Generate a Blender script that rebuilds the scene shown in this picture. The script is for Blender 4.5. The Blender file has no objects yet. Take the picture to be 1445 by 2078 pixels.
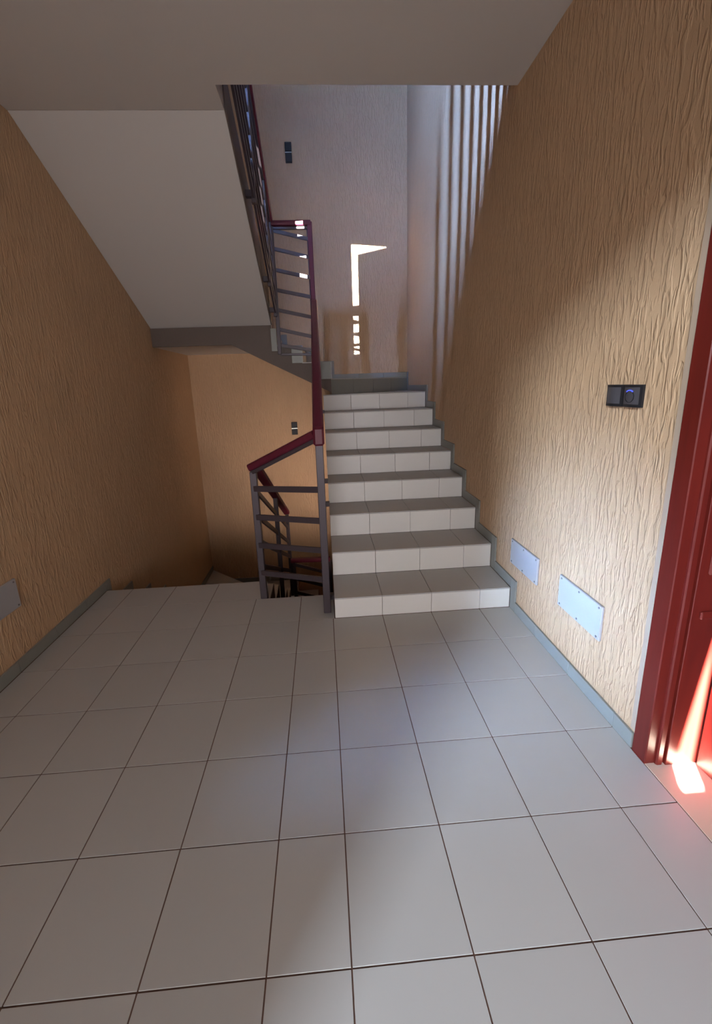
import bpy, bmesh, math, random
from mathutils import Vector, Matrix
random.seed(7)
sc = bpy.context.scene
COL = sc.collection

# ------------------------------------------------------------------ camera
W, H = 1445, 2078
CX, CY, CZ = -0.0066, -2.176, 1.366
YAW, PITCH, ROLL, F = 0.05315, -0.22763, -0.03656, 814.34
PPX, PPY = 702.66, 971.69
def camera():
    cy, sy, cp, sp = math.cos(YAW), math.sin(YAW), math.cos(PITCH), math.sin(PITCH)
    f = Vector((sy * cp, cy * cp, sp)); r = Vector((cy, -sy, 0)); u = r.cross(f)
    cr, sr = math.cos(ROLL), math.sin(ROLL)
    r2 = r * cr + u * sr; u2 = u * cr - r * sr
    cam = bpy.data.cameras.new('camera'); o = bpy.data.objects.new('camera', cam); COL.objects.link(o)
    m = Matrix((r2, u2, -f)).transposed().to_4x4(); m.translation = Vector((CX, CY, CZ))
    o.matrix_world = m
    cam.sensor_fit = 'HORIZONTAL'; cam.sensor_width = 36.0; cam.lens = F * 36.0 / W
    cam.shift_x = (W / 2 - PPX) / W; cam.shift_y = (PPY - H / 2) / W
    cam.clip_start = 0.02
    sc.camera = o
camera()

# ------------------------------------------------------------------ world, sun, daylight, fill lamps, exposure
wd = bpy.data.worlds.new('sky'); sc.world = wd; wd.use_nodes = True
bg = wd.node_tree.nodes['Background']; bg.inputs[0].default_value = (0.55, 0.72, 1.0, 1); bg.inputs[1].default_value = 1.0
def aim(o, d):
    o.rotation_euler = Vector(d).to_track_quat('-Z', 'Y').to_euler()
def sun(d, energy, col):
    l = bpy.data.lights.new('sun', 'SUN'); l.energy = energy; l.angle = math.radians(0.12); l.color = col
    o = bpy.data.objects.new('sun', l); COL.objects.link(o); aim(o, d)
def area(name, loc, d, sx, sy, power, col, spread=180):
    l = bpy.data.lights.new(name, 'AREA'); l.shape = 'RECTANGLE'; l.size = sx; l.size_y = sy
    l.energy = power; l.color = col; l.spread = math.radians(spread)
    o = bpy.data.objects.new(name, l); COL.objects.link(o); o.location = loc; aim(o, d)
SUN_D = (0.543, 1.0, -0.55)
sun(SUN_D, 400.0, (1.0, 0.97, 0.93))
# daylight through the tall upstairs gap in the left wall
area('daylight_upstairs', (-1.678, -0.832, 4.2), (1, 0.0, -0.1), 0.04, 1.0, 570.0, (0.25, 0.45, 1.0))
# high daylight beam from behind the camera, then three added fill lamps
area('daylight_rear', (-6.01, -9.5, 5.47), (0.59, 0.81, -0.36), 0.95, 0.95, 1560.0, (0.74, 0.86, 1.0))
area('fill_entrance', (-0.4, -4.6, 1.15), (0.08, 1, -0.02), 1.2, 1.2, 17.0, (1.0, 0.95, 0.98), 80)  # added wide fill, brightens the risers and back wall
area('fill_low', (-1.60, -1.30, 0.50), (2.70, 0.70, -0.08), 0.30, 0.30, 10.0, (0.34, 0.58, 1.0), 34)  # added fill to brighten the lower right wall, no real source
area('fill_downstairs', (0.5, 1.2, -0.25), (-0.85, 1.85, 0.75), 0.5, 0.5, 5.0, (1.0, 0.78, 0.66), 80)  # added fill under the right flight, brightens the lower back wall
vs = sc.view_settings
vs.view_transform = 'Standard'; vs.look = 'None'; vs.gamma = 1.0; vs.use_curve_mapping = False
vs.exposure = 0.0
sc.cycles.max_bounces = 10; sc.cycles.diffuse_bounces = 6; sc.cycles.glossy_bounces = 4
sc.cycles.use_denoising = True
sc.cycles.sample_clamp_indirect = 4.0
sc.cycles.caustics_reflective = False

# ------------------------------------------------------------------ materials
def mat(name, col, rough=0.5, metal=0.0, spec=0.5):
    m = bpy.data.materials.new(name); m.use_nodes = True
    b = m.node_tree.nodes['Principled BSDF']
    b.inputs['Base Color'].default_value = (*col, 1); b.inputs['Roughness'].default_value = rough
    b.inputs['Metallic'].default_value = metal; b.inputs['Specular IOR Level'].default_value = spec
    return m
def nd(m, t, **kw):
    n = m.node_tree.nodes.new(t)
    for k, v in kw.items():
        if k.startswith('i_'): n.inputs[k[2:].replace('_', ' ')].default_value = v
        else: setattr(n, k, v)
    return n
def ln(m, a, b): m.node_tree.links.new(a, b)
def bsdf(m): return m.node_tree.nodes['Principled BSDF']

def plaster(name, col, strength):
    """rough-cast plaster, dragged into short upright worm-like grooves"""
    m = mat(name, col, 0.62, 0, 0.35); b = bsdf(m)
    tc = nd(m, 'ShaderNodeTexCoord')
    mp = nd(m, 'ShaderNodeMapping'); mp.inputs['Scale'].default_value = (58, 58, 9.5); ln(m, tc.outputs['Object'], mp.inputs[0])
    n1 = nd(m, 'ShaderNodeTexNoise', i_Scale=1.0, i_Detail=2.0, i_Roughness=0.45, i_Distortion=0.9); ln(m, mp.outputs[0], n1.inputs['Vector'])
    r1 = nd(m, 'ShaderNodeValToRGB'); r1.color_ramp.elements[0].position = 0.46; r1.color_ramp.elements[1].position = 0.60; ln(m, n1.outputs['Fac'], r1.inputs[0])
    mp2 = nd(m, 'ShaderNodeMapping'); mp2.inputs['Scale'].default_value = (3, 3, 2.2); ln(m, tc.outputs['Object'], mp2.inputs[0])
    n2 = nd(m, 'ShaderNodeTexNoise', i_Scale=1.0, i_Detail=4.0); ln(m, mp2.outputs[0], n2.inputs['Vector'])
    n3 = nd(m, 'ShaderNodeTexNoise', i_Scale=220.0, i_Detail=2.0); ln(m, tc.outputs['Object'], n3.inputs['Vector'])
    ad = nd(m, 'ShaderNodeMath', operation='MULTIPLY_ADD'); ad.inputs[1].default_value = 0.12; ln(m, n3.outputs['Fac'], ad.inputs[0]); ln(m, r1.outputs[0], ad.inputs[2])
    bp = nd(m, 'ShaderNodeBump', i_Strength=strength, i_Distance=0.006); ln(m, ad.outputs[0], bp.inputs['Height']); ln(m, bp.outputs[0], b.inputs['Normal'])
    mx = nd(m, 'ShaderNodeMix', data_type='RGBA')
    mx.inputs['A'].default_value = (*[c * 0.90 for c in col], 1); mx.inputs['B'].default_value = (*[min(1, c * 1.08) for c in col], 1)
    ln(m, n2.outputs['Fac'], mx.inputs['Factor']); ln(m, mx.outputs['Result'], b.inputs['Base Color'])
    return m
def tile_mat(name, col, rough, var=0.06):
    m = mat(name, col, rough, 0, 0.5); b = bsdf(m)
    oi = nd(m, 'ShaderNodeObjectInfo'); tc = nd(m, 'ShaderNodeTexCoord')
    gp = nd(m, 'ShaderNodeNewGeometry'); n = nd(m, 'ShaderNodeTexNoise', i_Scale=3.0, i_Detail=3.0, i_Roughness=0.4); ln(m, gp.outputs['Position'], n.inputs['Vector'])
    ad = nd(m, 'ShaderNodeMath', operation='MULTIPLY_ADD'); ad.inputs[1].default_value = 0.4; ln(m, oi.outputs['Random'], ad.inputs[0]); sb = nd(m, 'ShaderNodeMath', operation='MULTIPLY'); sb.inputs[1].default_value = 0.6; ln(m, n.outputs['Fac'], sb.inputs[0]); ln(m, sb.outputs[0], ad.inputs[2])
    mx = nd(m, 'ShaderNodeMix', data_type='RGBA')
    mx.inputs['A'].default_value = (*[c * (1 - var) for c in col], 1); mx.inputs['B'].default_value = (*[c * (1 + var) for c in col], 1)
    ln(m, ad.outputs[0], mx.inputs['Factor']); ln(m, mx.outputs['Result'], b.inputs['Base Color'])
    rr = nd(m, 'ShaderNodeMapRange'); rr.inputs['To Min'].default_value = rough * 0.92; rr.inputs['To Max'].default_value = rough * 1.12
    ln(m, n.outputs['Fac'], rr.inputs['Value']); ln(m, rr.outputs[0], b.inputs['Roughness'])
    return m
def wood_mat(name, c1, c2, rough):
    m = mat(name, c1, rough, 0, 0.4); b = bsdf(m)
    tc = nd(m, 'ShaderNodeTexCoord'); mp = nd(m, 'ShaderNodeMapping'); mp.inputs['Scale'].default_value = (30, 30, 2.5); ln(m, tc.outputs['Object'], mp.inputs[0])
    n = nd(m, 'ShaderNodeTexNoise', i_Scale=1.0, i_Detail=6.0, i_Distortion=1.0); ln(m, mp.outputs[0], n.inputs['Vector'])
    mx = nd(m, 'ShaderNodeMix', data_type='RGBA'); mx.inputs['A'].default_value = (*c1, 1); mx.inputs['B'].default_value = (*c2, 1)
    ln(m, n.outputs['Fac'], mx.inputs['Factor']); ln(m, mx.outputs['Result'], b.inputs['Base Color'])
    return m
M_WALL = plaster('peach_rough_plaster', (0.56, 0.375, 0.225), 0.55)
M_CEIL = mat('white_ceiling_paint', (0.66, 0.635, 0.61), 0.8, 0, 0.2)
n_ = nd(M_CEIL, 'ShaderNodeTexNoise', i_Scale=35.0, i_Detail=4.0); b_ = nd(M_CEIL, 'ShaderNodeBump', i_Strength=0.08, i_Distance=0.004)
ln(M_CEIL, n_.outputs['Fac'], b_.inputs['Height']); ln(M_CEIL, b_.outputs[0], bsdf(M_CEIL).inputs['Normal'])
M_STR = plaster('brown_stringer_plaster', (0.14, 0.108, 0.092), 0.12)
M_TILE = tile_mat('pale_grey_glazed_tile', (0.485, 0.480, 0.468), 0.34)
M_RTILE = tile_mat('lit_riser_tile', (0.80, 0.79, 0.76), 0.38)  # same tile as the treads; frontal light is put into its lighter colour
M_SKIRT = tile_mat('grey_green_skirting_tile', (0.25, 0.255, 0.23), 0.38)
M_GROUT = mat('brown_grout', (0.13, 0.070, 0.052), 0.9)
M_METAL = mat('plum_grey_painted_steel', (0.060, 0.046, 0.054), 0.42, 0.25, 0.5)
n_ = nd(M_METAL, 'ShaderNodeTexNoise', i_Scale=60.0, i_Detail=3.0); b_ = nd(M_METAL, 'ShaderNodeBump', i_Strength=0.06, i_Distance=0.002)
ln(M_METAL, n_.outputs['Fac'], b_.inputs['Height']); ln(M_METAL, b_.outputs[0], bsdf(M_METAL).inputs['Normal'])
M_HAND = wood_mat('burgundy_varnished_wood', (0.12, 0.009, 0.026), (0.075, 0.006, 0.017), 0.48)
M_DOOR = wood_mat('red_mahogany_door', (0.165, 0.017, 0.011), (0.092, 0.009, 0.007), 0.33)
M_PLATE = mat('white_plastic_plate', (0.42, 0.42, 0.44), 0.4)
M_SCREW = mat('steel_screw', (0.25, 0.24, 0.24), 0.4, 0.8)
M_BLACK = mat('black_plastic', (0.016, 0.015, 0.017), 0.4, 0, 0.3)
M_ROCK = mat('anthracite_rocker', (0.065, 0.06, 0.066), 0.4)
M_SILVER = mat('silver_strip', (0.8, 0.78, 0.72), 0.2, 1.0)
M_LED = mat('blue_pilot_light', (0.05, 0.08, 0.8), 0.4)
bsdf(M_LED).inputs['Emission Color'].default_value = (0.08, 0.12, 1.0, 1); bsdf(M_LED).inputs['Emission Strength'].default_value = 1.2
M_THRESH = tile_mat('cream_threshold_tile', (0.62, 0.52, 0.42), 0.36)
M_PLAIN = mat('sun_blocker_grey', (0.36, 0.33, 0.30), 0.85)  # for the added sun-blocking shell behind the camera
M_ROOF = mat('dark_unseen_roof', (0.10, 0.08, 0.065), 0.8)  # unseen roof, made dark so the upper storey bounces less light

# ------------------------------------------------------------------ mesh helpers
def mesh_obj(name, verts, faces, m, parent=None, smooth=False):
    me = bpy.data.meshes.new(name); me.from_pydata([tuple(v) for v in verts], [], faces)
    bm = bmesh.new(); bm.from_mesh(me); bmesh.ops.recalc_face_normals(bm, faces=bm.faces); bm.to_mesh(me); bm.free()
    if smooth:
        for p in me.polygons: p.use_smooth = True
    me.materials.append(m)
    o = bpy.data.objects.new(name, me); COL.objects.link(o)
    if parent is not None:
        o.parent = parent
        o.matrix_parent_inverse = Matrix.Translation(-Vector(parent.location))
    return o
class MB:
    """collects shapes into one mesh"""
    def __init__(s): s.v = []; s.f = []
    def add(s, v, f):
        k = len(s.v); s.v += [tuple(p) for p in v]; s.f += [[i + k for i in q] for q in f]
    def box(s, a, b, ch=0.0):
        v, f = box_geo(a, b, ch); s.add(v, f)
    def prism(s, poly, axis, lo, hi):
        v, f = prism_geo(poly, axis, lo, hi); s.add(v, f)
    def beam(s, p, q, w, h, up=(0, 0, 1)):
        v, f = beam_geo(p, q, w, h, up); s.add(v, f)
    def cyl(s, c, axis, r, l, n=12):
        v, f = cyl_geo(c, axis, r, l, n); s.add(v, f)
    def build(s, name, m, parent=None, smooth=False): return mesh_obj(name, s.v, s.f, m, parent, smooth)
def box_geo(a, b, ch=0.0):
    x0, y0, z0 = a; x1, y1, z1 = b
    if not ch:
        v = [(x, y, z) for z in (z0, z1) for y in (y0, y1) for x in (x0, x1)]
        return v, [[0, 1, 3, 2], [4, 6, 7, 5], [0, 4, 5, 1], [1, 5, 7, 3], [3, 7, 6, 2], [2, 6, 4, 0]]
    bm = bmesh.new(); bmesh.ops.create_cube(bm, size=1.0)
    for w in bm.verts: w.co = Vector(((x0 + x1) / 2 + w.co.x * (x1 - x0), (y0 + y1) / 2 + w.co.y * (y1 - y0), (z0 + z1) / 2 + w.co.z * (z1 - z0)))
    bmesh.ops.bevel(bm, geom=bm.edges[:], offset=ch, segments=1, affect='EDGES')
    bm.verts.index_update()
    v = [tuple(w.co) for w in bm.verts]; f = [[w.index for w in q.verts] for q in bm.faces]; bm.free()
    return v, f
def prism_geo(poly, axis, lo, hi):
    def P(a, b, t):
        return (t, a, b) if axis == 'x' else (a, t, b) if axis == 'y' else (a, b, t)
    n = len(poly)
    v = [P(a, b, lo) for a, b in poly] + [P(a, b, hi) for a, b in poly]
    f = [list(range(n)), list(range(2 * n - 1, n - 1, -1))] + [[i, (i + 1) % n, n + (i + 1) % n, n + i] for i in range(n)]
    return v, f
def frame(d, up):
    d = Vector(d).normalized(); s = d.cross(Vector(up))
    if s.length < 1e-4: s = d.cross(Vector((0, 1, 0)))
    s.normalize(); return s, s.cross(d).normalized()
def beam_geo(p, q, w, h, up=(0, 0, 1)):
    p, q = Vector(p), Vector(q); s, u = frame(q - p, up); c = min(w, h) * 0.14
    pr = [(-w / 2 + c, -h / 2), (w / 2 - c, -h / 2), (w / 2, -h / 2 + c), (w / 2, h / 2 - c), (w / 2 - c, h / 2), (-w / 2 + c, h / 2), (-w / 2, h / 2 - c), (-w / 2, -h / 2 + c)]
    v = [p + s * a + u * b for a, b in pr] + [q + s * a + u * b for a, b in pr]; n = 8
    return v, [list(range(n)), list(range(2 * n - 1, n - 1, -1))] + [[i, (i + 1) % n, n + (i + 1) % n, n + i] for i in range(n)]
def cyl_geo(c, axis, r, l, n=12):
    c = Vector(c); d = Vector(axis).normalized(); s, u = frame(d, (0, 0, 1) if abs(d.z) < 0.9 else (0, 1, 0))
    v = []
    for t in (0, l):
        v += [c + d * t + s * (r * math.cos(2 * math.pi * i / n)) + u * (r * math.sin(2 * math.pi * i / n)) for i in range(n)]
    return v, [list(range(n)), list(range(2 * n - 1, n - 1, -1))] + [[i, (i + 1) % n, n + (i + 1) % n, n + i] for i in range(n)]
def sweep_geo(path, prof, up=(0, 0, 1)):
    """profile (side, up) carried along a path; the profile stays square to the mitre"""
    path = [Vector(p) for p in path]; n = len(prof); v = []
    for i, p in enumerate(path):
        a = (path[i] - path[i - 1]).normalized() if i else None
        b = (path[i + 1] - path[i]).normalized() if i < len(path) - 1 else None
        d = (a + b).normalized() if a is not None and b is not None else (a if b is None else b)
        s, u = frame(d, up)
        k = 1.0 / max(0.4, math.cos((a.angle(b)) / 2)) if a is not None and b is not None else 1.0
        v += [p + s * x + u * (y * k) for x, y in prof]
    f = [list(range(n)), [len(v) - 1 - i for i in range(n)]]
    for j in range(len(path) - 1):
        for i in range(n): f.append([j * n + i, j * n + (i + 1) % n, (j + 1) * n + (i + 1) % n, (j + 1) * n + i])
    return v, f
def round_prof(w, h, r, seg=3):
    pts = []
    for cx, cy, a0 in ((w / 2 - r, h / 2 - r, 0), (-w / 2 + r, h / 2 - r, 90), (-w / 2 + r, -h / 2 + r, 180), (w / 2 - r, -h / 2 + r, 270)):
        for k in range(seg + 1):
            a = math.radians(a0 + 90 * k / seg); pts.append((cx + r * math.cos(a), cy + r * math.sin(a)))
    return pts
HP = round_prof(0.062, 0.046, 0.014)
def struct(o): o['kind'] = 'structure'; return o
def thing(name, label, cat, loc, group=None):
    o = bpy.data.objects.new(name, None); COL.objects.link(o); o.location = loc; o.empty_display_size = 0.1
    o['label'] = label; o['category'] = cat
    if group: o['group'] = group
    return o
def piece(name, v, f, m, parent, smooth=False): return mesh_obj(name, v, f, m, parent, smooth)

# tiles: chamfered slabs; alike ones share their mesh
_tiles = {}
def slab(name, a, b, m, parent, jit=0.0, ch=0.0012):
    a, b = Vector(a), Vector(b); c = (a + b) / 2; e = (b - a) / 2
    key = (name, m.name, round(e.x, 4), round(e.y, 4), round(e.z, 4))
    me = _tiles.get(key)
    if me is None:
        v, f = box_geo(-e, e, ch); me = bpy.data.meshes.new(name); me.from_pydata(v, [], f)
        bm = bmesh.new(); bm.from_mesh(me); bmesh.ops.recalc_face_normals(bm, faces=bm.faces); bm.to_mesh(me); bm.free()
        me.materials.append(m); _tiles[key] = me
    o = bpy.data.objects.new(name, me); COL.objects.link(o); o.parent = parent
    o.location = c - Vector(parent.location)
    if jit:
        o.rotation_euler = (random.uniform(-jit, jit), random.uniform(-jit, jit), 0)
    return o

# ------------------------------------------------------------------ dimensions
T = 0.30; G = 0.0019
XL, XR, YB = -1.615, 1.100, 3.05
YF = -2.80
ZC, ZU, ZT = 2.87, 3.085, 6.0
X0 = 0.012                 # left edge of the flight on the right
XW = -0.465                # right edge of the flights on the left
D = 0.2991; H1, HR = 0.133, 0.164
def zl(k):                 # level of step k
    if k < 0: return k * 0.174 - (0.04 if k <= -7 else 0.0)
    return 0.0 if k == 0 else H1 + (k - 1) * HR
zu = zl

# ------------------------------------------------------------------ floor with its tiles
floor_mb = MB()
floor_mb.prism([(XL, YF), (XR, YF), (XR, 0.02), (X0, 0.02), (X0, 0.285), (XW - 0.01, 0.285), (XW - 0.01, 0.535), (XL, 0.535)], 'z', -0.15, -0.0025)
floor = struct(floor_mb.build('floor', M_GROUT))
def floor_tile(x0, x1, y0, y1, z=0.0, parent=None, name='tile', m=None):
    slab(name, (x0 + G, y0 + G, z - 0.009), (x1 - G, y1 - G, z), m or M_TILE, parent or floor, 0.0006, 0.0006)
lx = [XL + 0.012, -1.42, -1.115, -0.81, -0.505, -0.205, 0.0]; rx = [0.0, 0.3, 0.6, 0.9, XR - 0.008]
rows = [-2.79, -2.7, -2.4, -2.1, -1.8, -1.5, -1.2, -0.9, -0.6, -0.3, 0.0]
for j in range(len(rows) - 1):
    for xs in (lx, rx):
        for i in range(len(xs) - 1): floor_tile(xs[i], xs[i + 1], rows[j], rows[j + 1])
for i in range(len(lx) - 1):
    floor_tile(lx[i], min(lx[i + 1], X0 - 0.004) if i < 5 else X0 - 0.002, 0.0, 0.29)
for i in range(4):
    floor_tile(lx[i], lx[i + 1] if i < 3 else XW, 0.29, 0.545)
# ------------------------------------------------------------------ walls
def wall(name, boxes, m=M_WALL):
    b = MB()
    for a, c in boxes: b.box(a, c)
    return struct(b.build(name, m))
ZB = -3.0
wall('wall_right', [((XR, -1.0, ZB), (XR + 0.22, YB + 0.2, ZT)), ((XR, YF, 2.12), (XR + 0.22, -1.0, ZT)), ((XR, YF, ZB), (XR + 0.22, -1.98, 2.12)), ((XR, -1.98, ZB), (XR + 0.22, -1.0, -0.009))])
wall('wall_left', [((XL - 0.2, YF, ZB), (XL, YB + 0.2, 3.0)), ((XL - 0.06, -0.724, 3.0), (XL, YB + 0.2, ZT)), ((XL - 0.06, YF, 3.0), (XL, -1.9, ZT)), ((XL - 0.06, -1.9, 5.8), (XL, -0.724, ZT))])
wall('wall_back', [((XL - 0.2, YB, ZB), (XR + 0.22, YB + 0.2, ZT))])
# rear wall with the wide entrance behind the camera; beyond it an added shell that keeps stray sun out
wall('wall_rear', [((XL - 0.2, YF - 0.15, ZB), (-1.14, YF, ZT)), ((-1.14, YF - 0.15, 2.66), (XR + 0.22, YF, ZT)), ((-1.14, YF - 0.15, ZB), (XR + 0.22, YF, -0.16)), ((1.0, YF - 0.15, -0.16), (XR + 0.22, YF, 2.66))])
shell = MB()
LY, LX0, LX1, LZ = -10.0, -7.0, 2.0, 7.9
sx, sz0, sz1 = 1.206 + SUN_D[0] * (LY + 1.10), 0.55 * (-1.155 - LY), 0.55 + 0.55 * (-1.074 - LY)       # hole shaped to let one sun patch through to the door jamb
shell.box((LX0, LY - 0.02, -0.2), (sx - 0.04, LY, LZ)); shell.box((sx + 0.04, LY - 0.02, -0.2), (LX1, LY, LZ))
shell.box((sx - 0.04, LY - 0.02, -0.2), (sx + 0.04, LY, sz0))
shell.prism([(sx - 0.04, sz0), (sx - 0.04, sz1), (sx + 0.03, sz1)], 'y', LY - 0.02, LY)
shell.box((sx - 0.04, LY - 0.02, sz1), (sx + 0.04, LY, LZ))
RZ0 = 4.3                                                       # roof of the added shell, sloped clear of the upstairs sun beam
for x0, x1 in ((LX0 - 0.1, LX0), (LX1, LX1 + 0.1)): shell.prism([(LY, -0.2), (YF, -0.2), (YF, RZ0), (LY, LZ)], 'x', x0, x1)
shell.prism([(LY - 0.02, LZ), (YF, RZ0), (YF, RZ0 + 0.1), (LY - 0.02, LZ + 0.1)], 'x', LX0 - 0.1, LX1 + 0.1)
shell.box((LX0, LY, -0.2), (LX1, YF, -0.01))
shell.box((LX0, YF - 0.02, -0.2), (XL - 0.19, YF, RZ0)); shell.box((XR + 0.21, YF - 0.02, -0.2), (LX1, YF, RZ0))
struct(shell.build('wall_sun_blocker', M_PLAIN))
# ceiling slab of this floor = floor of the storey above; roof; bottom of the shaft
c_ = MB(); c_.prism([(XL, YF), (XR, YF), (XR, 0.28), (XW, 0.28), (XW, 0.47), (XL, 0.47)], 'z', ZC, ZU - 0.012)
ceil = struct(c_.build('ceiling', M_CEIL))
c_ = MB(); c_.prism([(XL + 0.001, YF + 0.001), (XR - 0.001, YF + 0.001), (XR - 0.001, 0.28), (XW, 0.28), (XW, 0.47), (XL + 0.001, 0.47)], 'z', ZU - 0.012, ZU); c_.build('floor_upstairs', M_SKIRT, ceil)
r_ = MB(); r_.box((XL - 0.2, YF - 0.15, ZT), (XR + 0.22, YB + 0.2, ZT + 0.15)); struct(r_.build('ceiling_upstairs', M_ROOF))
r_ = MB(); r_.box((XL - 0.2, YF, ZB - 0.1), (XR + 0.22, YB + 0.2, ZB)); struct(r_.build('floor_downstairs', M_GROUT))
# half-open door leaf filling the upstairs opening on the left, leaving a tall gap and a thin gap over it
l_ = MB()
l_.prism([(-1.9, 3.0), (-0.955, 3.0), (-0.955, 5.085), (-1.60, 5.51), (-1.9, 5.66)], 'x', XL - 0.06, XL - 0.04)
l_.prism([(-1.9, 5.66), (-1.60, 5.51), (-0.955, 5.185), (-0.724, 5.06), (-0.724, 5.8), (-1.9, 5.8)], 'x', XL - 0.06, XL - 0.04)
l_.box((XL - 0.06, -0.955, 3.0), (XL - 0.04, -0.724, 3.62))
struct(l_.build('door_2', M_DOOR))

# frame added around the low fill lamp on the left wall, no real window
w_ = MB()
for a, c in (((XL + 0.0005, -1.50, 0.29), (XL + 0.03, -1.455, 0.71)), ((XL + 0.0005, -1.145, 0.29), (XL + 0.03, -1.10, 0.71)), ((XL + 0.0005, -1.455, 0.29), (XL + 0.03, -1.145, 0.345)), ((XL + 0.0005, -1.455, 0.655), (XL + 0.03, -1.145, 0.71))): w_.box(a, c, 0.003)
struct(w_.build('added_lamp_frame', M_PLATE))

# ------------------------------------------------------------------ door on the right
door = MB()
door.box((XR - 0.008, -1.062, -0.008), (XR + 0.035, -1.000, 2.12), 0.003)
door_o = struct(door.build('door_1', M_DOOR))
p = MB(); p.box((XR + 0.028, -1.072, -0.006), (XR + 0.052, -1.02, 2.115), 0.004); p.box((XR + 0.050, -1.062, -0.006), (XR + 0.064, -1.02, 2.115), 0.002)
p.build('frame_moulding', M_DOOR, door_o)
p = MB(); p.box((XR + 0.06, -1.074, -0.006), (XR + 0.215, -1.03, 2.115), 0.002); p.build('frame_lining', M_DOOR, door_o)
p = MB()
p.box((XR + 0.09, -1.082, 0.74), (XR + 0.20, -1.070, 2.05), 0.006); p.build('raised_panel', M_DOOR, door_o)
p = MB(); p.box((XR + 0.085, -1.084, 0.585), (XR + 0.21, -1.072, 0.612), 0.004); p.build('lining_rail', M_DOOR, door_o)
lf = MB(); lf.box((XR + 0.165, -1.96, 0.004), (XR + 0.205, -1.084, 2.10), 0.003); leaf = lf.build('door_leaf', M_DOOR, door_o)
for z0, z1 in ((0.16, 0.86), (1.04, 1.94)):
    for y0, y1 in ((-1.87, -1.57), (-1.47, -1.18)):
        p = MB(); p.box((XR + 0.150, y0, z0), (XR + 0.168, y1, z1), 0.008); p.build('door_panel', M_DOOR, leaf)
p = MB(); p.box((XR - 0.008, -1.98, -0.006), (XR + 0.215, -1.93, 2.12), 0.003); p.box((XR - 0.008, -1.95, 2.08), (XR + 0.215, -1.06, 2.12), 0.003); p.build('frame_far_side', M_DOOR, door_o)
p = MB(); p.box((XR - 0.006, -1.94, -0.0085), (XR + 0.215, -1.02, 0.0), 0.001); p.build('threshold', M_THRESH, door_o)
p = MB(); p.box((XR - 0.004, -1.0005, 0.075), (XR + 0.02, -0.975, 2.13), 0.003); p.build('plaster_margin', mat('smooth_plaster', (0.44, 0.33, 0.24), 0.7), door_o)

# ------------------------------------------------------------------ right flight of eight steps
fl = thing('stair_flight', 'straight flight of eight pale tiled steps rising along the right wall', 'stairs', (0.55, 0, 0))
poly = [(0.004, 0.0)]
for i in range(1, 9): poly += [((i - 1) * D + 0.009, zl(i) - 0.009), (i * D + (0.009 if i < 8 else 0), zl(i) - 0.009)]
poly[0] = (0.009, 0.0)
poly += [(8 * D - D, zl(8) - 0.30), (0.30, -0.13), (0.03, -0.13)]
poly = [poly[0]] + poly[1:-4] + [(7 * D, zl(8) - 0.009), (7 * D, zl(8) - 0.33), (0.40, -0.10), (0.03, -0.10), (0.03, 0.0)]
# profile with the steps, cut off at the eighth riser
prof = [(0.03, -0.10), (0.009, 0.0)]
for i in range(1, 9):
    prof += [((i - 1) * D + 0.009, zl(i) - 0.009)]
    if i < 8: prof += [(i * D + 0.009, zl(i) - 0.009)]
prof += [(7 * D + 0.03, zl(8) - 0.009), (7 * D + 0.03, zl(8) - 0.32), (0.40, -0.10)]
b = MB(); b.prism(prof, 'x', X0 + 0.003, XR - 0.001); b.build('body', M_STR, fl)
xs = [X0, 0.3, 0.6, 0.9, XR - 0.012]
for i in range(1, 9):
    y = (i - 1) * D
    for a in range(4):
        slab('riser_tile', (xs[a] + G * .6, y, zl(i - 1) + 0.001), (xs[a + 1] - G * .6, y + 0.009, zl(i) - 0.0095), M_RTILE, fl, 0.0004)
        if i < 8:
            slab('tread_tile', (xs[a] + G * .6, y - 0.002, zl(i) - 0.009), (xs[a + 1] - G * .6, y + D - 0.001, zl(i)), M_TILE, fl, 0.0004)

# ------------------------------------------------------------------ winder steps and the short cross flight
YQ = 7 * D                                    # start of the quarter turn
YN = 2.0                                      # near side of the cross flight
wf = thing('winder_steps', 'winder and short cross steps turning left along the back wall', 'stairs', (0.2, 2.6, zl(8)))
b = MB()
b.prism([(0.10, YQ + 0.03), (XR - 0.001, YQ + 0.03), (XR - 0.001, YB - 0.001), (0.10, YB - 0.001)], 'z', zl(8) - 0.24, zl(8) - 0.009)
b.prism([(0.10, YQ + 0.015), (XR - 0.012, YB - 0.001), (0.10, YB - 0.001)], 'z', zl(8) - 0.009, zl(9) - 0.009)
# cross flight: steps 10, 11 and the soffit sloping down to the right
cross = [(0.10, zl(8) - 0.24), (0.10, zl(10) - 0.009), (-0.18, zl(10) - 0.009), (-0.18, zl(11) - 0.009), (XW, zl(11) - 0.009), (XW, 1.60), (0.02, 1.345)]
cross = [(0.10, 1.305), (0.10, zl(10) - 0.009), (-0.18, zl(10) - 0.009), (-0.18, zl(11) - 0.009), (XW, zl(11) - 0.009), (XW, 1.592)]
b.prism(cross, 'y', YN, YB - 0.001)
b.build('body', M_STR, wf)
# tiles of the level-8 and level-9 winders
def poly_slab(name, poly, z0, z1, m, parent):
    v, f = prism_geo(poly, 'z', z0, z1); return piece(name, v, f, m, parent)
poly_slab('tread_tile', [(X0, YQ - 0.002), (0.6, YQ - 0.002), (0.6, YQ + 0.46), (0.11, YQ + 0.02), (X0, YQ + 0.02)], zl(8) - 0.009, zl(8), M_TILE, wf)
poly_slab('tread_tile', [(0.602, YQ - 0.002), (XR - 0.012, YQ - 0.002), (XR - 0.012, YB - 0.012), (0.602, YQ + 0.465)], zl(8) - 0.009, zl(8), M_TILE, wf)
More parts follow.
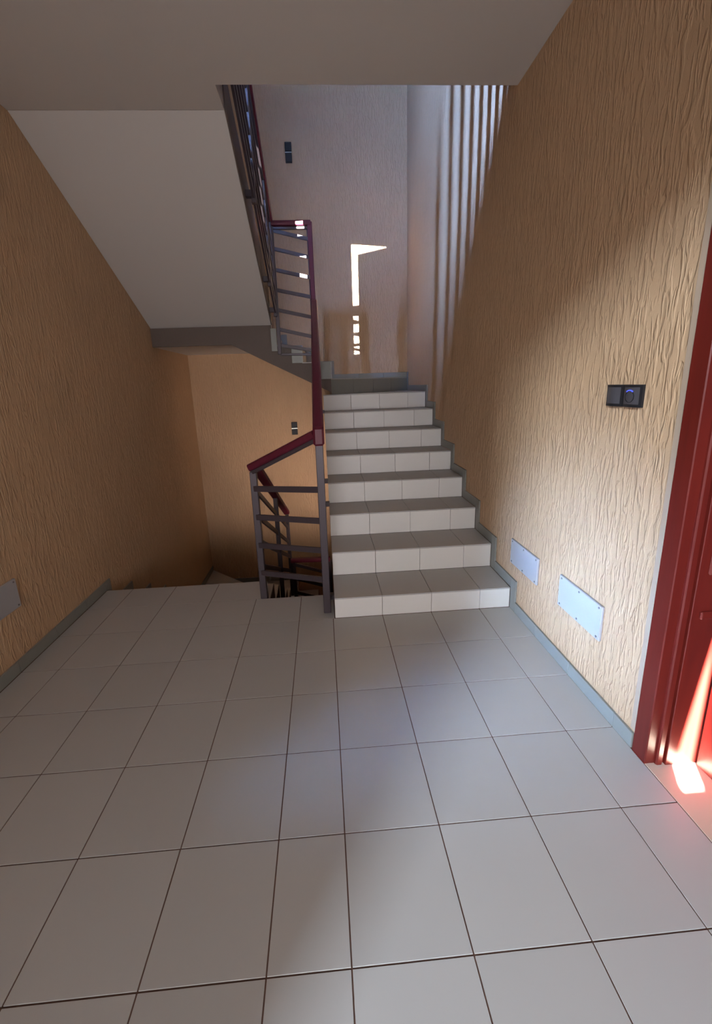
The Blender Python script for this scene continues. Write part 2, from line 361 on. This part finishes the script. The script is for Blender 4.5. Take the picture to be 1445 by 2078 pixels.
# diagonal riser, its shade put into the dark tile colour
d0 = Vector((0.10, YQ + 0.005, 0)); d1 = Vector((XR - 0.012, YB - 0.008, 0)); dd = (d1 - d0).normalized(); nn = Vector((dd.y, -dd.x, 0)) * 0.007
for a in range(4):
    p0 = d0 + (d1 - d0) * (a / 4) + dd * 0.001; p1 = d0 + (d1 - d0) * ((a + 1) / 4) - dd * 0.001
    v, f = prism_geo([(p0.x, p0.y), (p1.x, p1.y), (p1.x + nn.x, p1.y + nn.y), (p0.x + nn.x, p0.y + nn.y)], 'z', zl(8) + 0.001, zl(9) - 0.009)
    piece('riser_tile', v, f, M_SKIRT, wf)
poly_slab('tread_tile', [(0.10, YQ), (XR - 0.012, YB - 0.010), (0.10, YB - 0.012)], zl(9) - 0.009, zl(9), M_TILE, wf)
for k, xa, xb in ((10, -0.18, 0.10), (11, XW, -0.18)):
    for a in range(3):
        y0 = YN + 0.01 + a * 0.346
        slab('riser_tile', (xb, y0, zl(k - 1) + 0.001), (xb + 0.008, y0 + 0.344, zl(k) - 0.0095), M_RTILE, wf)
        slab('tread_tile', (xa, y0, zl(k) - 0.009), (xb + 0.009, y0 + 0.344, zl(k)), M_TILE, wf)
    slab('side_tile', (xb - 0.10, YN - 0.009, zl(k - 1) - 0.005), (xb + 0.004, YN, zl(k) - 0.002), M_SKIRT, wf)
slab('side_tile', (XW - 0.006, YN - 0.009, zl(11) - 0.05), (XW + 0.05, YN, zl(12) - 0.002), M_SKIRT, wf)

# ------------------------------------------------------------------ flight above, over the left side
uf = thing('upper_stair_flight', 'sloping pale plastered underside of the flight above at upper left', 'stairs', (-1.0, 2.0, zl(12)))
pr_ = [(0.475, ZC), (2.02, 1.968), (2.04, zl(13) - 0.009)]
YU = 2.04
for k in range(14, 20):
    pr_ += [(YU - (k - 14) * D, zu(k - 1) - 0.009), (YU - (k - 14) * D, zu(k) - 0.009)]
pr_ += [(0.475, zu(19) - 0.009)]
b = MB(); b.prism(pr_, 'x', XL + 0.001, XW); b.build('soffit', M_CEIL, uf)
b = MB()
b.prism([(XL + 0.001, 1.797), (-0.86, 1.797), (XW, 1.592), (XW, zl(12) - 0.009), (XL + 0.001, zl(12) - 0.009)], 'y', 2.021, YB - 0.001)
b.build('landing_slab', M_CEIL, uf)
b = MB(); b.prism([(XL + 0.002, 1.795), (-0.86, 1.795), (XW + 0.002, 1.590), (XW + 0.002, 1.966), (XL + 0.002, 1.966)], 'y', YN, 2.0195)
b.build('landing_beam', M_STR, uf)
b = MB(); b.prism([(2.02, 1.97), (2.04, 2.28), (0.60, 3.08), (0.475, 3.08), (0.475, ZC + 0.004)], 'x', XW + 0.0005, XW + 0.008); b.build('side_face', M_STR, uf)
for k in range(14, 20):
    y1 = YU - (k - 14) * D
    slab('riser_tile', (XL + 0.012, y1, zu(k - 1)), (XW, y1 + 0.009, zu(k) - 0.009), M_RTILE, uf)
    slab('tread_tile', (XL + 0.012, max(y1 - D, 0.478), zu(k) - 0.009), (XW, y1 + 0.01, zu(k)), M_TILE, uf)
# the quarter turn: a winder on the back wall and one on the left wall
v, f = prism_geo([(XL + 0.012, 2.05), (XW, 2.05), (XL + 0.012, YB - 0.01)], 'z', zl(12), zl(13)); piece('winder', v, f, M_TILE, uf)
v, f = prism_geo([(XW, 2.055), (XW, YB - 0.01), (XL + 0.02, YB - 0.01)], 'z', zl(12) - 0.009, zl(12)); piece('tread_tile', v, f, M_TILE, uf)

# ------------------------------------------------------------------ flight going down on the left
df = thing('lower_stair_flight', 'flight of steps going down on the left beyond the tiled floor', 'stairs', (-1.0, 0.54, -1.0))
b = MB()
q = [(0.545, -0.16), (0.535, -0.009)]
q = []
YD = 0.545
for k in range(1, 6): q += [(YD + (k - 1) * D, zl(-k) - 0.009), (YD + k * D, zl(-k) - 0.009)]
q += [(YD + 5 * D, zl(-7) - 0.009), (YB - 0.001, zl(-7) - 0.009), (YB - 0.001, zl(-7) - 0.16), (YD + 5 * D, zl(-7) - 0.16), (YD, zl(-1) - 0.22)]
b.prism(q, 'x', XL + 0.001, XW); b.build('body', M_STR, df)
for k in range(1, 7):
    y = YD + (k - 1) * D
    slab('riser_tile', (XL + 0.012, y - 0.009, zl(-k) + 0.001), (XW, y, zl(-(k - 1)) - 0.0095), M_RTILE, df)
    ye = y + D + 0.002
    if k == 6: break
    for xa, xb in ((XL + 0.012, -1.23), (-1.23, -0.85), (-0.85, XW)):
        slab('tread_tile', (xa + G, y + 0.001, zl(-k) - 0.009), (xb - G, ye, zl(-k)), M_TILE, df)
v, f = prism_geo([(XL + 0.012, YD + 5 * D + 0.001), (XW, YD + 5 * D + 0.001), (XL + 0.012, YB - 0.014)], 'z', zl(-7) - 0.009, zl(-6)); piece('winder', v, f, M_TILE, df)
v, f = prism_geo([(XW, YD + 5 * D + 0.006), (XW, YB - 0.012), (XL + 0.02, YB - 0.012)], 'z', zl(-7) - 0.009, zl(-7)); piece('tread_tile', v, f, M_TILE, df)
lw = thing('lower_cross_steps', 'dark cross steps seen down the stairwell through the railing', 'stairs', (0, 2.5, -1.5))
b = MB()
b.prism([(XW + 0.001, -1.50), (XW + 0.001, zl(-8) - 0.009), (-0.18, zl(-8) - 0.009), (-0.18, zl(-9) - 0.009), (0.10, zl(-9) - 0.009), (0.10, zl(-10) - 0.009), (XR - 0.001, zl(-10) - 0.009), (XR - 0.001, -2.05), (0.1, -1.92)], 'y', YN, YB - 0.001)
b.build('body', M_STR, lw)
for k, xa, xb in ((-8, XW + 0.01, -0.18), (-9, -0.18, 0.10), (-10, 0.10, XR - 0.01)):
    slab('tread_tile', (xa, YN, zl(k) - 0.009), (xb, YB - 0.01, zl(k)), M_TILE, lw)
    slab('riser_tile', (xa - 0.009 if k < -8 else xa - 0.005, YN + 0.002, zl(k) + 0.001), (xa, YB - 0.01, zl(k + 1) - 0.0095), M_RTILE, lw)

# ------------------------------------------------------------------ skirting tiles
SH, ST = 0.066, 0.011
br = struct(mesh_obj('baseboard_right', *box_geo((XR - 0.004, -0.998, 0.0), (XR - 0.0005, -0.066, SH - 0.004)), M_GROUT))
ys = [-0.998, -0.9, -0.6, -0.3, -0.062]
for a in range(4): slab('skirting_tile', (XR - ST, ys[a] + 0.001, 0.0005), (XR - 0.001, ys[a + 1] - 0.001, SH), M_SKIRT, br)
for i in range(1, 9):
    y = (i - 1) * D
    slab('skirting_tile', (XR - ST, y - 0.062, zl(i - 1) + 0.0005), (XR - 0.001, y - 0.001, zl(i) + SH), M_SKIRT, br)
    ye = i * D - 0.063 if i < 8 else YB - 0.075
    slab('skirting_tile', (XR - ST, y + 0.001, zl(i) + 0.0005), (XR - 0.001, ye, zl(i) + SH), M_SKIRT, br)
slab('skirting_tile', (XR - ST, YB - 0.074, zl(8) + 0.0005), (XR - 0.001, YB - 0.012, zl(9) + SH), M_SKIRT, br)
bb = struct(mesh_obj('baseboard_back', *box_geo((0.17, YB - 0.004, zl(9)), (XR - 0.012, YB - 0.0005, zl(9) + SH - 0.004)), M_GROUT))
xs_ = [0.165, 0.48, 0.79, XR - 0.012]
for a in range(3): slab('skirting_tile', (xs_[a] + 0.001, YB - ST, zl(9) + 0.0005), (xs_[a + 1] - 0.001, YB - 0.001, zl(9) + SH), M_SKIRT, bb)
for k, xb in ((10, 0.10), (11, -0.18), (12, XW)):
    slab('skirting_tile', (xb + 0.009, YB - ST, zl(k - 1) + 0.0005), (xb + 0.07, YB - 0.001, zl(k) + SH), M_SKIRT, bb)
    xe = {10: -0.109, 11: XW + 0.071, 12: XL + 0.012}[k]
    slab('skirting_tile', (xe, YB - ST, zl(k) + 0.0005), (xb + 0.008, YB - 0.001, zl(k) + SH), M_SKIRT, bb)
bl = struct(mesh_obj('baseboard_left', *box_geo((XL + 0.0005, YF, 0.0), (XL + 0.004, 0.53, SH - 0.004)), M_GROUT))
ys = [YF + 0.002, -2.4, -2.1, -1.8, -1.5, -1.2, -0.9, -0.6, -0.3, 0.0, 0.3, YD]
for a in range(len(ys) - 1): slab('skirting_tile', (XL + 0.001, ys[a] + 0.001, 0.0005), (XL + ST, ys[a + 1] - 0.001, SH), M_SKIRT, bl)
for k in range(1, 7):
    y = YD + (k - 1) * D
    slab('skirting_tile', (XL + 0.001, y + 0.001, zl(-k) + 0.0005), (XL + ST, y + 0.062, zl(-(k - 1)) + SH), M_SKIRT, bl)
    ye = y + D - 0.001 if k < 6 else YB - 0.012
    slab('skirting_tile', (XL + 0.001, y + 0.064, zl(-k) + 0.0005), (XL + ST, ye, zl(-k) + SH), M_SKIRT, bl)
for a in range(3):
    x0 = XL + 0.012 + a * 0.38
    slab('skirting_tile', (x0 + 0.001, YB - ST, zl(-7) + 0.0005), (min(x0 + 0.379, XW), YB - 0.001, zl(-7) + SH), M_SKIRT, bl)

# ------------------------------------------------------------------ railings
def bar(parent, p, q, w=0.014, h=0.036, name='bar'):
    v, f = beam_geo(p, q, w, h); return piece(name, v, f, M_METAL, parent)
def post(parent, x, y, z0, z1, s=0.042, name='post'):
    v, f = box_geo((x - s / 2, y - s / 2, z0), (x + s / 2, y + s / 2, z1), 0.003); return piece(name, v, f, M_METAL, parent)
def hand(parent, path, name='handrail', prof=None):
    v, f = sweep_geo(path, prof or HP); return piece(name, v, f, M_HAND, parent, False)
SL = HR / D
# railing of the right flight
xh = -0.033
r1 = thing('stair_railing', 'railing of the right flight with burgundy handrail rising from the newel', 'railing', (xh, 0.08, 0))
post(r1, xh, 0.082, 0.0, 1.075, 0.044, 'newel_post')
v, f = box_geo((xh - 0.031, 0.035, 1.045), (xh + 0.031, 0.088, 1.150), 0.012); piece('handrail_end', v, f, M_HAND, r1)
def yz(y): return 1.127 + SL * (y - 0.05)
hand(r1, [(xh, 0.06, yz(0.06)), (xh, 1.90, yz(1.90)), (xh, 1.955, yz(1.93))])
bar(r1, (xh, 0.07, yz(0.07) - 0.035), (xh, 1.95, yz(1.95) - 0.035), 0.036, 0.022, 'top_bar')
for dz in (0.20, 0.37, 0.54, 0.71): bar(r1, (xh, 0.10, yz(0.10) - dz - 0.02), (xh, 1.93, yz(1.93) - dz - 0.02))
for y in (0.98, 1.93):
    post(r1, xh, y, yz(y) - 1.02, yz(y) - 0.04)
for y, z in ((0.16, 0.06), (0.75, 0.50), (1.0, 0.62), (1.93, 1.12)):
    v, f = box_geo((xh + 0.018, y - 0.02, z - 0.016), (X0 + 0.004, y + 0.02, z + 0.016)); piece('bracket', v, f, M_METAL, r1)
# panel across the well at the floor's edge
r2 = thing('well_railing', 'four-bar metal panel with sloping burgundy rail across the stairwell edge', 'railing', (-0.455, 0.312, -0.12))
post(r2, -0.455, 0.312, -0.12, 0.865, 0.042, 'newel_post')
pa, pb = (-0.468, 0.312, 0.892), (xh - 0.02, 0.095, 1.108)
hand(r2, [pa, pb])
bar(r2, (-0.46, 0.312, 0.858), (xh - 0.02, 0.095, 1.072), 0.036, 0.024, 'top_bar')
for zl_, zr_ in ((0.757, 0.787), (0.570, 0.597), (0.378, 0.412), (0.185, 0.222)):
    bar(r2, (-0.455, 0.296, zl_), (xh - 0.01, 0.072, zr_), 0.014, 0.036)
# railing of the flight going down
r3 = thing('lower_railing', 'dark railing slanting down beside the descending steps', 'railing', (-0.44, 1.2, -0.5))
def dz_(y): return 0.895 - 0.50 * (y - 0.32)
hand(r3, [(-0.44, 0.345, dz_(0.345)), (-0.44, 1.98, dz_(1.98))])
for o_ in (0.20, 0.37, 0.54, 0.71): bar(r3, (-0.44, 0.33, dz_(0.33) - o_ + 0.03), (-0.44, 2.0, dz_(2.0) - o_ + 0.03))
for y in (1.15, 2.0): post(r3, -0.44, y, dz_(y) - 0.98, dz_(y) - 0.02, 0.036)
r4 = thing('lower_cross_railing', 'railing of the cross steps far down inside the stairwell', 'railing', (-0.2, 1.975, -1.2))
hand(r4, [(-0.43, 1.975, -0.49), (0.0, 1.975, -0.50)])
for o_ in (0.0, 0.17, 0.34, 0.51): bar(r4, (-0.40, 1.975, -0.54 - o_), (-0.03, 1.975, -0.665 - o_))
post(r4, -0.40, 1.975, -1.2, -0.51, 0.036); post(r4, 0.0, 1.975, -1.4, -0.51, 0.036)
# railing of the cross steps above
yc = 1.975
r5 = thing('cross_railing', 'ladder-like dark railing panel at the turn, with a short burgundy top rail', 'railing', (-0.2, yc, 1.7))
hand(r5, [(-0.405, yc, 2.838), (-0.03, yc, 2.838)])
v, f = box_geo((-0.062, yc - 0.022, 2.06), (-0.018, yc + 0.022, 2.85), 0.006); piece('upright_rail', v, f, M_HAND, r5)
post(r5, -0.055, yc + 0.026, 1.60, 2.82, 0.03)
post(r5, -0.392, yc, 1.69, 2.82, 0.034)
bar(r5, (-0.39, yc, 2.80), (-0.05, yc, 2.80), 0.03, 0.02, 'top_bar')
for za, zb in ((2.785, 2.705), (2.632, 2.552), (2.452, 2.376), (2.276, 2.205), (2.098, 2.022), (1.922, 1.842), (1.775, 1.715)):
    bar(r5, (-0.385, yc, za), (-0.05, yc, zb), 0.014, 0.032)
bar(r5, (-0.385, yc, 1.69), (-0.05, yc, 1.68), 0.014, 0.022)
# railing of the flight above
xu = -0.405
r6 = thing('upper_railing', 'dark many-barred railing seen edge-on beside the flight above', 'railing', (xu, 1.2, 2.4))
def uz(y): return 2.85 + 0.60 * (1.98 - y)
hand(r6, [(xu, 1.99, uz(1.99)), (xu, 0.30, uz(0.30))])
bar(r6, (xu, 1.99, uz(1.99) - 0.035), (xu, 0.30, uz(0.30) - 0.035), 0.03, 0.022, 'top_bar')
for o_ in (0.17, 0.30, 0.43, 0.56, 0.69, 0.80): bar(r6, (xu, 1.97, uz(1.97) - o_), (xu, 0.30, uz(0.30) - o_), 0.016, 0.034)
for y in (0.36, 0.98, 1.62, 1.94):
    post(r6, xu, y, uz(y) - 0.84, uz(y) - 0.03, 0.032)
    v, f = box_geo((XW + 0.002, y - 0.02, uz(y) - 0.80), (xu - 0.015, y + 0.02, uz(y) - 0.76)); piece('bracket', v, f, M_METAL, r6)
# guard rail with upright bars along the edge of the storey above (its bars throw the stripes on the right wall)
r7 = thing('landing_guard_rail', 'guard rail of upright bars along the storey above', 'railing', (0.3, 0.25, ZU))
x = 1.023
while x > -0.36:
    v, f = box_geo((x - 0.015, 0.235, ZU - 0.005), (x + 0.015, 0.265, 4.25)); piece('upright_bar', v, f, M_METAL, r7); x -= 0.1705
bar(r7, (-0.36, 0.25, 4.25), (XR - 0.01, 0.25, 4.25), 0.04, 0.03, 'handrail')

# ------------------------------------------------------------------ cover plates
def plate(label, side, y0, y1, z0, z1):
    x = XR if side > 0 else XL
    t = thing('cover_plate', label, 'cover plate', (x - side * 0.006, (y0 + y1) / 2, z0), 'screwed wall cover plates')
    xa, xb = sorted((x - side * 0.0005, x - side * 0.013))
    v, f = box_geo((xa, y0, z0), (xb, y1, z1), 0.003); piece('plate', v, f, M_PLATE, t)
    for y in (y0 + 0.018, (y0 + y1) / 2, y1 - 0.018):
        for z in (z0 + 0.014, z1 - 0.014):
            v, f = cyl_geo((x - side * 0.011, y, z), (-side, 0, 0), 0.0045, 0.004, 10); piece('screw', v, f, M_SCREW, t)
    return t
plate('white screwed cover plate on the right wall beside the bottom step', 1, -0.280, 0.022, 0.290, 0.443)
plate('white screwed cover plate on the right wall, the one nearer the red door', 1, -0.775, -0.477, 0.297, 0.456)
plate('greyish white cover plate low on the left wall in shade', -1, -0.50, -0.203, 0.322, 0.476)

# ------------------------------------------------------------------ switches
sw = thing('light_switch', 'black double switch with small blue light beside the red door', 'light switch', (XR, -0.748, 1.256))
def curved(x, side, y0, y1, z0, z1, depth, bulge, n=8):
    """plate bowed outwards about a vertical axis"""
    poly = [(y0, x - side * 0.0005), (y1, x - side * 0.0005)]
    poly = [(x - side * 0.0005, y1), (x - side * 0.0005, y0)]
    for i in range(n + 1):
        t = i / n; poly.append((x - side * (depth + bulge * math.sin(math.pi * t)), y0 + (y1 - y0) * t))
    return prism_geo(poly, 'z', z0, z1)
for k, (y0, y1) in enumerate(((-0.746, -0.661), (-0.836, -0.748))):
    v, f = curved(XR, 1, y0, y1, 1.256, 1.334, 0.009, 0.008); fr = piece('frame', v, f, M_BLACK, sw)
    v, f = curved(XR, 1, y0 + 0.010, y1 - 0.010, 1.266, 1.325, 0.014, 0.006); ro = piece('rocker', v, f, M_ROCK, sw)
    if k == 1:
        ring = MB(); cy, cz = (y0 + y1) / 2, 1.293
        for i in range(20):
            a0, a1 = 2 * math.pi * i / 20, 2 * math.pi * (i + 1) / 20
            ring.beam((XR - 0.0205, cy + 0.020 * math.cos(a0), cz + 0.020 * math.sin(a0)), (XR - 0.0205, cy + 0.020 * math.cos(a1), cz + 0.020 * math.sin(a1)), 0.002, 0.002, (1, 0, 0))
        ring.build('dial_ring', M_BLACK, ro)
        led = MB()
        for i in range(6):
            a0, a1 = math.radians(50 + i * 13), math.radians(50 + (i + 1) * 13)
            led.beam((XR - 0.0212, cy + 0.022 * math.cos(a0), cz + 0.022 * math.sin(a0)), (XR - 0.0212, cy + 0.022 * math.cos(a1), cz + 0.022 * math.sin(a1)), 0.0035, 0.003, (1, 0, 0))
        led.build('pilot_light', M_LED, ro)
def back_switch(label, x0, x1, z0, z1):
    t = thing('wall_switch', label, 'light switch', ((x0 + x1) / 2, YB, z0), 'upright switches on the back wall')
    zm = (z0 + z1) / 2
    for a, c in ((z0, zm - 0.003), (zm + 0.003, z1)):
        v, f = box_geo((x0, YB - 0.016, a), (x1, YB - 0.0005, c), 0.003); piece('frame', v, f, M_BLACK, t)
        v, f = box_geo((x0 + 0.009, YB - 0.020, a + 0.009), (x1 - 0.009, YB - 0.014, c - 0.009), 0.002); piece('rocker', v, f, M_BLACK, t)
    v, f = box_geo((x0, YB - 0.017, zm - 0.004), (x1, YB - 0.0005, zm + 0.004)); piece('divider', v, f, M_SILVER, t)
back_switch('black upright switch on the back wall just above the sloping burgundy rail', -0.408, -0.334, 0.775, 0.936)
back_switch('black upright switch high on the back wall of the flight above', -0.280, -0.206, 3.826, 4.028)
